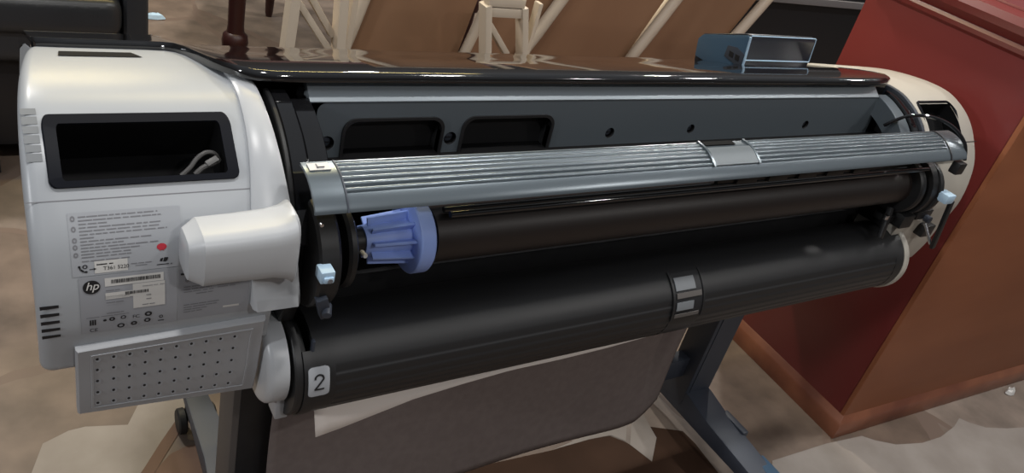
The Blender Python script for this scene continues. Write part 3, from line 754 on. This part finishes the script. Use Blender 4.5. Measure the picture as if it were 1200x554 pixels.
# ---- dark wooden table behind
TO = Vector((1.2, 2.3, 0)); table = thing('wooden_table', TO, 'dark red-brown table with turned legs behind the printer', 'table')
def tp(name, mb, m, **k): return obj(name, mb, m, table, TO, lift=False, **k)
A = Vector((.765, 2.02)); u = Vector((.4, .91)).normalized(); w_ = Vector((u.y, -u.x))
for p in (A, A+u*1.06, A+w_*.95, A+w_*.95+u*1.06):
    mb = MB(); mb.lathe((p.x, p.y, 0), (0, 0, 1), [(0, .014), (.02, .018), (.19, .026), (.215, .028), (.225, .042), (.262, .046), (.285, .042), (.295, .031), (.32, .028), (.66, .031), (.70, .034), (.72, .034)], 24); tp('leg', mb, 'darkwood', sharp=40)
q = [A-u*.06-w_*.06, A+u*1.12-w_*.06, A+u*1.12+w_*1.01, A-u*.06+w_*1.01]
mb = MB(); mb.loft([[(p.x, p.y, z) for p in q] for z in (.72, .75)]); tp('tabletop', mb, 'darkwood', bevel=.006)

# ---- brown boards with cream frames leaning behind the printer
def board(x0b, x1b, lean, y, label, rail, rr_, hgt=1.0, name='folding_table'):
    """x0b/x1b: left/right edge at height .58; leans to the right with height"""
    O = Vector(((x0b+x1b)/2, y, 0)); t = thing(name, O, label, 'table', 'folding tables standing on end behind the printer')
    X = lambda x, z: x+lean*(z-.58)
    bk = lambda z: y+.05-.03*z
    mb = MB(); mb.loft([[(X(x0b, z), bk(z), z), (X(x1b, z), bk(z), z), (X(x1b, z), bk(z)+.022, z), (X(x0b, z), bk(z)+.022, z)] for z in (.03, hgt)])
    obj('tabletop', mb, 'board', t, O, lift=False, bevel=.004)
    for xx in (rail, x1b+.016):
        path = smooth_path([(X(xx, .0)-.04, bk(0)-rr_-.002, .024), (X(xx, .2)-.02, bk(.2)-rr_-.002, .2), (X(xx, .5)-.012, bk(.5)-rr_-.002, .5), (X(xx, .62), bk(.62)-rr_-.002, .62), (X(xx, hgt)+.03, bk(hgt)-rr_-.002, hgt)], 6)
        mb = MB(); mb.tube(path, rr_, 12); obj('frame_rail', mb, 'cream', t, O, lift=False)
    mb = MB(); mb.bar((X(x0b, hgt), bk(hgt)-.004, hgt+.008), (X(x1b, hgt), bk(hgt)-.004, hgt+.008), .02, .03); obj('frame_rail', mb, 'cream', t, O, lift=False, bevel=.003)
    return t
board(.850, 1.236, .16, 1.24, 'brown board in a cream frame, nearest to the cream trestle with crossed braces', .862, .0165)
board(1.36, 2.034, .42, 1.34, 'brown board in a cream frame between the small cream trestle and the next board', 1.560, .021)
board(2.170, 2.700, .52, 1.50, 'brown board in a cream frame right behind the slate control panel', 2.190, .023)
def trestle(x0, x1, y, hgt, lean, w, label, braces, cross):
    O = Vector(((x0+x1)/2, y, 0)); t = thing('trestle', O, label, 'trestle', 'cream trestles behind the printer')
    L0, L1 = lean
    for x, dx in ((x0, L0), (x1, L1)):
        mb = MB(); mb.bar((x-dx*.65/(hgt-.65), y+.022, 0), (x+dx, y+.022, hgt), w, .044); obj('leg', mb, 'cream', t, O, lift=False, bevel=.004)
    mb = MB(); mb.bar((x1+.02, y+.065, .0), (x1+.045, y+.065, hgt), w*.7, .03); obj('leg', mb, 'cream', t, O, lift=False, bevel=.004)
    for a, b in braces:
        mb = MB(); mb.bar(a, b, .016, .03); obj('brace', mb, 'cream', t, O, lift=False, bevel=.003)
    for z in cross:
        mb = MB(); mb.bar((x0+L0, y+.020, z), (x1+L1, y+.020, z), .026, .03); obj('crossbar', mb, 'cream', t, O, lift=False, bevel=.004)
    return t
trestle(.606, .735, 1.0, .86, (.008, -.012), .024, 'cream trestle with crossed braces to the right of the table leg', [((.622, 1.03, .765), (.722, 1.03, .635)), ((.645, 1.04, .790), (.722, 1.04, .680))], (.845,))
trestle(1.163, 1.286, 1.0, .79, (-.034, -.040), .020, 'small cream trestle between two brown boards', [((1.155, 1.03, .735), (1.235, 1.03, .650))], (.772, .800))
# ---- black desk by the cabinet
DO = Vector((3.2, 1.62, 0)); desk = thing('black_desk', DO, 'black desk with a pale grey edge between the boards and the cabinet', 'desk')
def dp(name, mb, m, **k): return obj(name, mb, m, desk, DO, lift=False, **k)
mb = MB(); mb.box((2.66, 1.615, .715), (4.2, 2.35, .745)); dp('desktop', mb, 'deskblack', bevel=.003)
mb = MB(); mb.box((2.66, 1.600, .690), (4.2, 1.618, .722)); dp('edge_strip', mb, 'deskedge', bevel=.003)
mb = MB(); mb.box((2.70, 1.64, .02), (4.16, 1.665, .715)); dp('modesty_panel', mb, 'deskblack')
for x in (2.68, 4.14):
    mb = MB(); mb.box((x, 1.63, 0), (x+.03, 2.32, .715)); dp('side_panel', mb, 'deskblack')

# ================================================================== floor
fm = bpy.data.materials.new('crazy_paving'); fm.use_nodes = True; nt = fm.node_tree; L = nt.links; b = nt.nodes['Principled BSDF']
tc = nt.nodes.new('ShaderNodeTexCoord'); nz = nt.nodes.new('ShaderNodeTexNoise'); nz.inputs['Scale'].default_value = 2.2; nz.inputs['Detail'].default_value = 3
av = nt.nodes.new('ShaderNodeVectorMath'); av.operation = 'MULTIPLY_ADD'; av.inputs[1].default_value = (.22, .22, 0)
L.new(tc.outputs['Object'], nz.inputs['Vector']); L.new(nz.outputs['Color'], av.inputs[0]); L.new(tc.outputs['Object'], av.inputs[2])
vo = nt.nodes.new('ShaderNodeTexVoronoi'); vo.inputs['Scale'].default_value = 2.0; L.new(av.outputs[0], vo.inputs['Vector'])
ve = nt.nodes.new('ShaderNodeTexVoronoi'); ve.feature = 'DISTANCE_TO_EDGE'; ve.inputs['Scale'].default_value = 2.0; L.new(av.outputs[0], ve.inputs['Vector'])
sep = nt.nodes.new('ShaderNodeSeparateColor'); L.new(vo.outputs['Color'], sep.inputs[0])
rp = nt.nodes.new('ShaderNodeValToRGB'); e = rp.color_ramp.elements
e[0].position = 0; e[0].color = (.125, .088, .066, 1); e[1].position = 1; e[1].color = (.225, .186, .157, 1)
k = rp.color_ramp.elements.new(.55); k.color = (.165, .126, .10, 1)
L.new(sep.outputs[0], rp.inputs['Fac'])
n2 = nt.nodes.new('ShaderNodeTexNoise'); n2.inputs['Scale'].default_value = 9; n2.inputs['Detail'].default_value = 8; L.new(tc.outputs['Object'], n2.inputs['Vector'])
m1 = nt.nodes.new('ShaderNodeMix'); m1.data_type = 'RGBA'; m1.blend_type = 'OVERLAY'; m1.inputs['Factor'].default_value = .75
L.new(rp.outputs['Color'], m1.inputs['A']); L.new(n2.outputs['Fac'], m1.inputs['B'])
lt = nt.nodes.new('ShaderNodeMath'); lt.operation = 'LESS_THAN'; lt.inputs[1].default_value = .022; L.new(ve.outputs['Distance'], lt.inputs[0])
m2 = nt.nodes.new('ShaderNodeMix'); m2.data_type = 'RGBA'; m2.inputs['B'].default_value = (.15, .108, .085, 1)
L.new(lt.outputs[0], m2.inputs['Factor']); L.new(m1.outputs['Result'], m2.inputs['A']); L.new(m2.outputs['Result'], b.inputs['Base Color'])
b.inputs['Roughness'].default_value = .5; b.inputs['Specular IOR Level'].default_value = .3
M['floor'] = fm
M['stone'] = mat('pale_stone', (.30, .268, .24), .6, spec=.3, noise=((.235, .205, .18), 7, (1, 1, 1)))
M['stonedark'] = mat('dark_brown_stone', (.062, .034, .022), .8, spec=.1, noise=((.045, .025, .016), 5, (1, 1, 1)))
M['stonebrown'] = mat('brown_stone', (.15, .088, .06), .6, spec=.25, noise=((.135, .08, .055), 5, (1, 1, 1)))
mb = MB(); mb.add([(-7, -5, 0), (9, -5, 0), (9, 9, 0), (-7, 9, 0)], [(0, 1, 2, 3)])
def stone(pts, mi, z):
    mb.add([(x, y, z) for x, y in pts], [tuple(range(len(pts)))], mi)
stone([(1.605, -0.051), (1.817, -0.059), (1.958, -0.075), (1.985, -0.101), (2.04, -0.135), (2.133, -0.159), (2.222, -0.164), (2.315, -0.151), (2.373, -0.133), (2.388, -0.156), (2.429, -0.191), (2.506, -0.219), (2.577, -0.237), (2.833, -0.39), (2.35, -0.604), (1.386, -0.242)], 1, .0012)
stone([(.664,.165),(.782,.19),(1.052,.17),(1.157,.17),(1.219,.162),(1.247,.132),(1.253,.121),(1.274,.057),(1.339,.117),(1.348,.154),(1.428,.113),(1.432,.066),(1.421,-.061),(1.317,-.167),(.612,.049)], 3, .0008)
stone([(1.048,.171),(1.304,.199),(1.249,.134),(1.221,.164),(1.157,.17)], 1, .0012)
stone([(1.312,.19),(1.359,.204),(1.339,.117),(1.274,.057),(1.253,.121)], 1, .0012)
stone([(.093,.55),(.171,.531),(.208,.598),(.282,.612),(.344,.603),(.332,.583),(.248,.489),(.173,.395),(.066,.333),(-.042,.372),(.014,.527),(.062,.548)], 1, .0010)
stone([(.205,.398),(.235,.426),(.272,.438),(.337,.422),(.356,.229),(.234,.191),(.149,.303)], 2, .0010)
stone([(.349,.601),(.367,.596),(.324,.558),(.251,.462),(.174,.355),(.150,.362),(.222,.462),(.318,.585)], 2, .0014)
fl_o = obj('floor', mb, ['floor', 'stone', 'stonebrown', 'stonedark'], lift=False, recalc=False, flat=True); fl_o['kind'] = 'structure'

# ================================================================== light
def lamp(name, loc, size, power, col=(1, 1, 1), target=None, shape='DISK', sy=None):
    l = bpy.data.lights.new(name, 'AREA'); l.shape = shape; l.size = size; l.energy = power; l.color = col
    if sy: l.size_y = sy
    o = bpy.data.objects.new(name, l); COL.objects.link(o); o.location = loc
    d = (Vector(target) if target else Vector((loc[0], loc[1], 0)))-Vector(loc)
    o.rotation_euler = d.to_track_quat('-Z', 'Y').to_euler(); return o
for x in (.1, 1.45, 2.85, 4.3): lamp('downlight_or_fill', (x, -.28, 2.75), .16, 15, (1, .98, .95))
for x in (-.4, 1.6, 3.6): lamp('downlight_or_fill', (x, 2.4, 2.75), .16, 48, (1, .95, .88))
lamp('downlight_or_fill', (.7, -2.3, 2.75), .16, 17, (1, .97, .94))  # added frontal fill for rear faces, cloth and paper, not a known fixture
lamp('side_lamp', (-2.3, -.55, 1.9), .25, 19, (.96, .98, 1), (.4, -.1, .8))
lamp('downlight_or_fill', (3.0, -2.2, 2.75), .16, 18, (1, .95, .9))  # added fill from the camera side for the cabinet front
lamp('warm_tube', (1.05, 1.6, 2.7), 1.7, 20, (1, .78, .28), None, 'RECTANGLE', .08)
lamp('warm_lamp', (.3, 3.6, 2.3), .9, 14, (1, .80, .38), (.3, 0, .9), 'RECTANGLE', .12)
w = bpy.data.worlds.new('room_light'); S.world = w; w.use_nodes = True; nt = w.node_tree; L = nt.links; bg = nt.nodes['Background']
tc = nt.nodes.new('ShaderNodeTexCoord'); sx = nt.nodes.new('ShaderNodeSeparateXYZ'); L.new(tc.outputs['Generated'], sx.inputs[0])
rp = nt.nodes.new('ShaderNodeValToRGB'); e = rp.color_ramp.elements
e[0].position = .0; e[0].color = (.085, .075, .07, 1); e[1].position = .85; e[1].color = (.50, .53, .57, 1)
L.new(sx.outputs['Z'], rp.inputs['Fac']); L.new(rp.outputs['Color'], bg.inputs['Color']); bg.inputs['Strength'].default_value = .50

# ================================================================== camera
cam = bpy.data.cameras.new('camera'); co = bpy.data.objects.new('camera', cam); COL.objects.link(co)
R = [[0.8369935889883191, -0.09793394374557203, 0.5383778177589524], [-0.49501024, -0.55487873, 0.66863627], [0.23325222, -0.8261468, -0.51290825]]
right = Vector([R[i][0] for i in range(3)]); down = Vector([R[i][1] for i in range(3)]); fwd = Vector([R[i][2] for i in range(3)])
m3 = Matrix((right, -down, -fwd)).transposed()
co.matrix_world = Matrix.Translation((-.0288723, -.7929047, .4960275+FZ)) @ m3.to_4x4()
cam.sensor_width = 36; cam.lens = 945.545/1200*36; cam.clip_start = .02
S.camera = co
S.view_settings.view_transform = 'Standard'; S.view_settings.look = 'None'; S.view_settings.gamma = 1; S.view_settings.use_curve_mapping = False
S.view_settings.exposure = 0
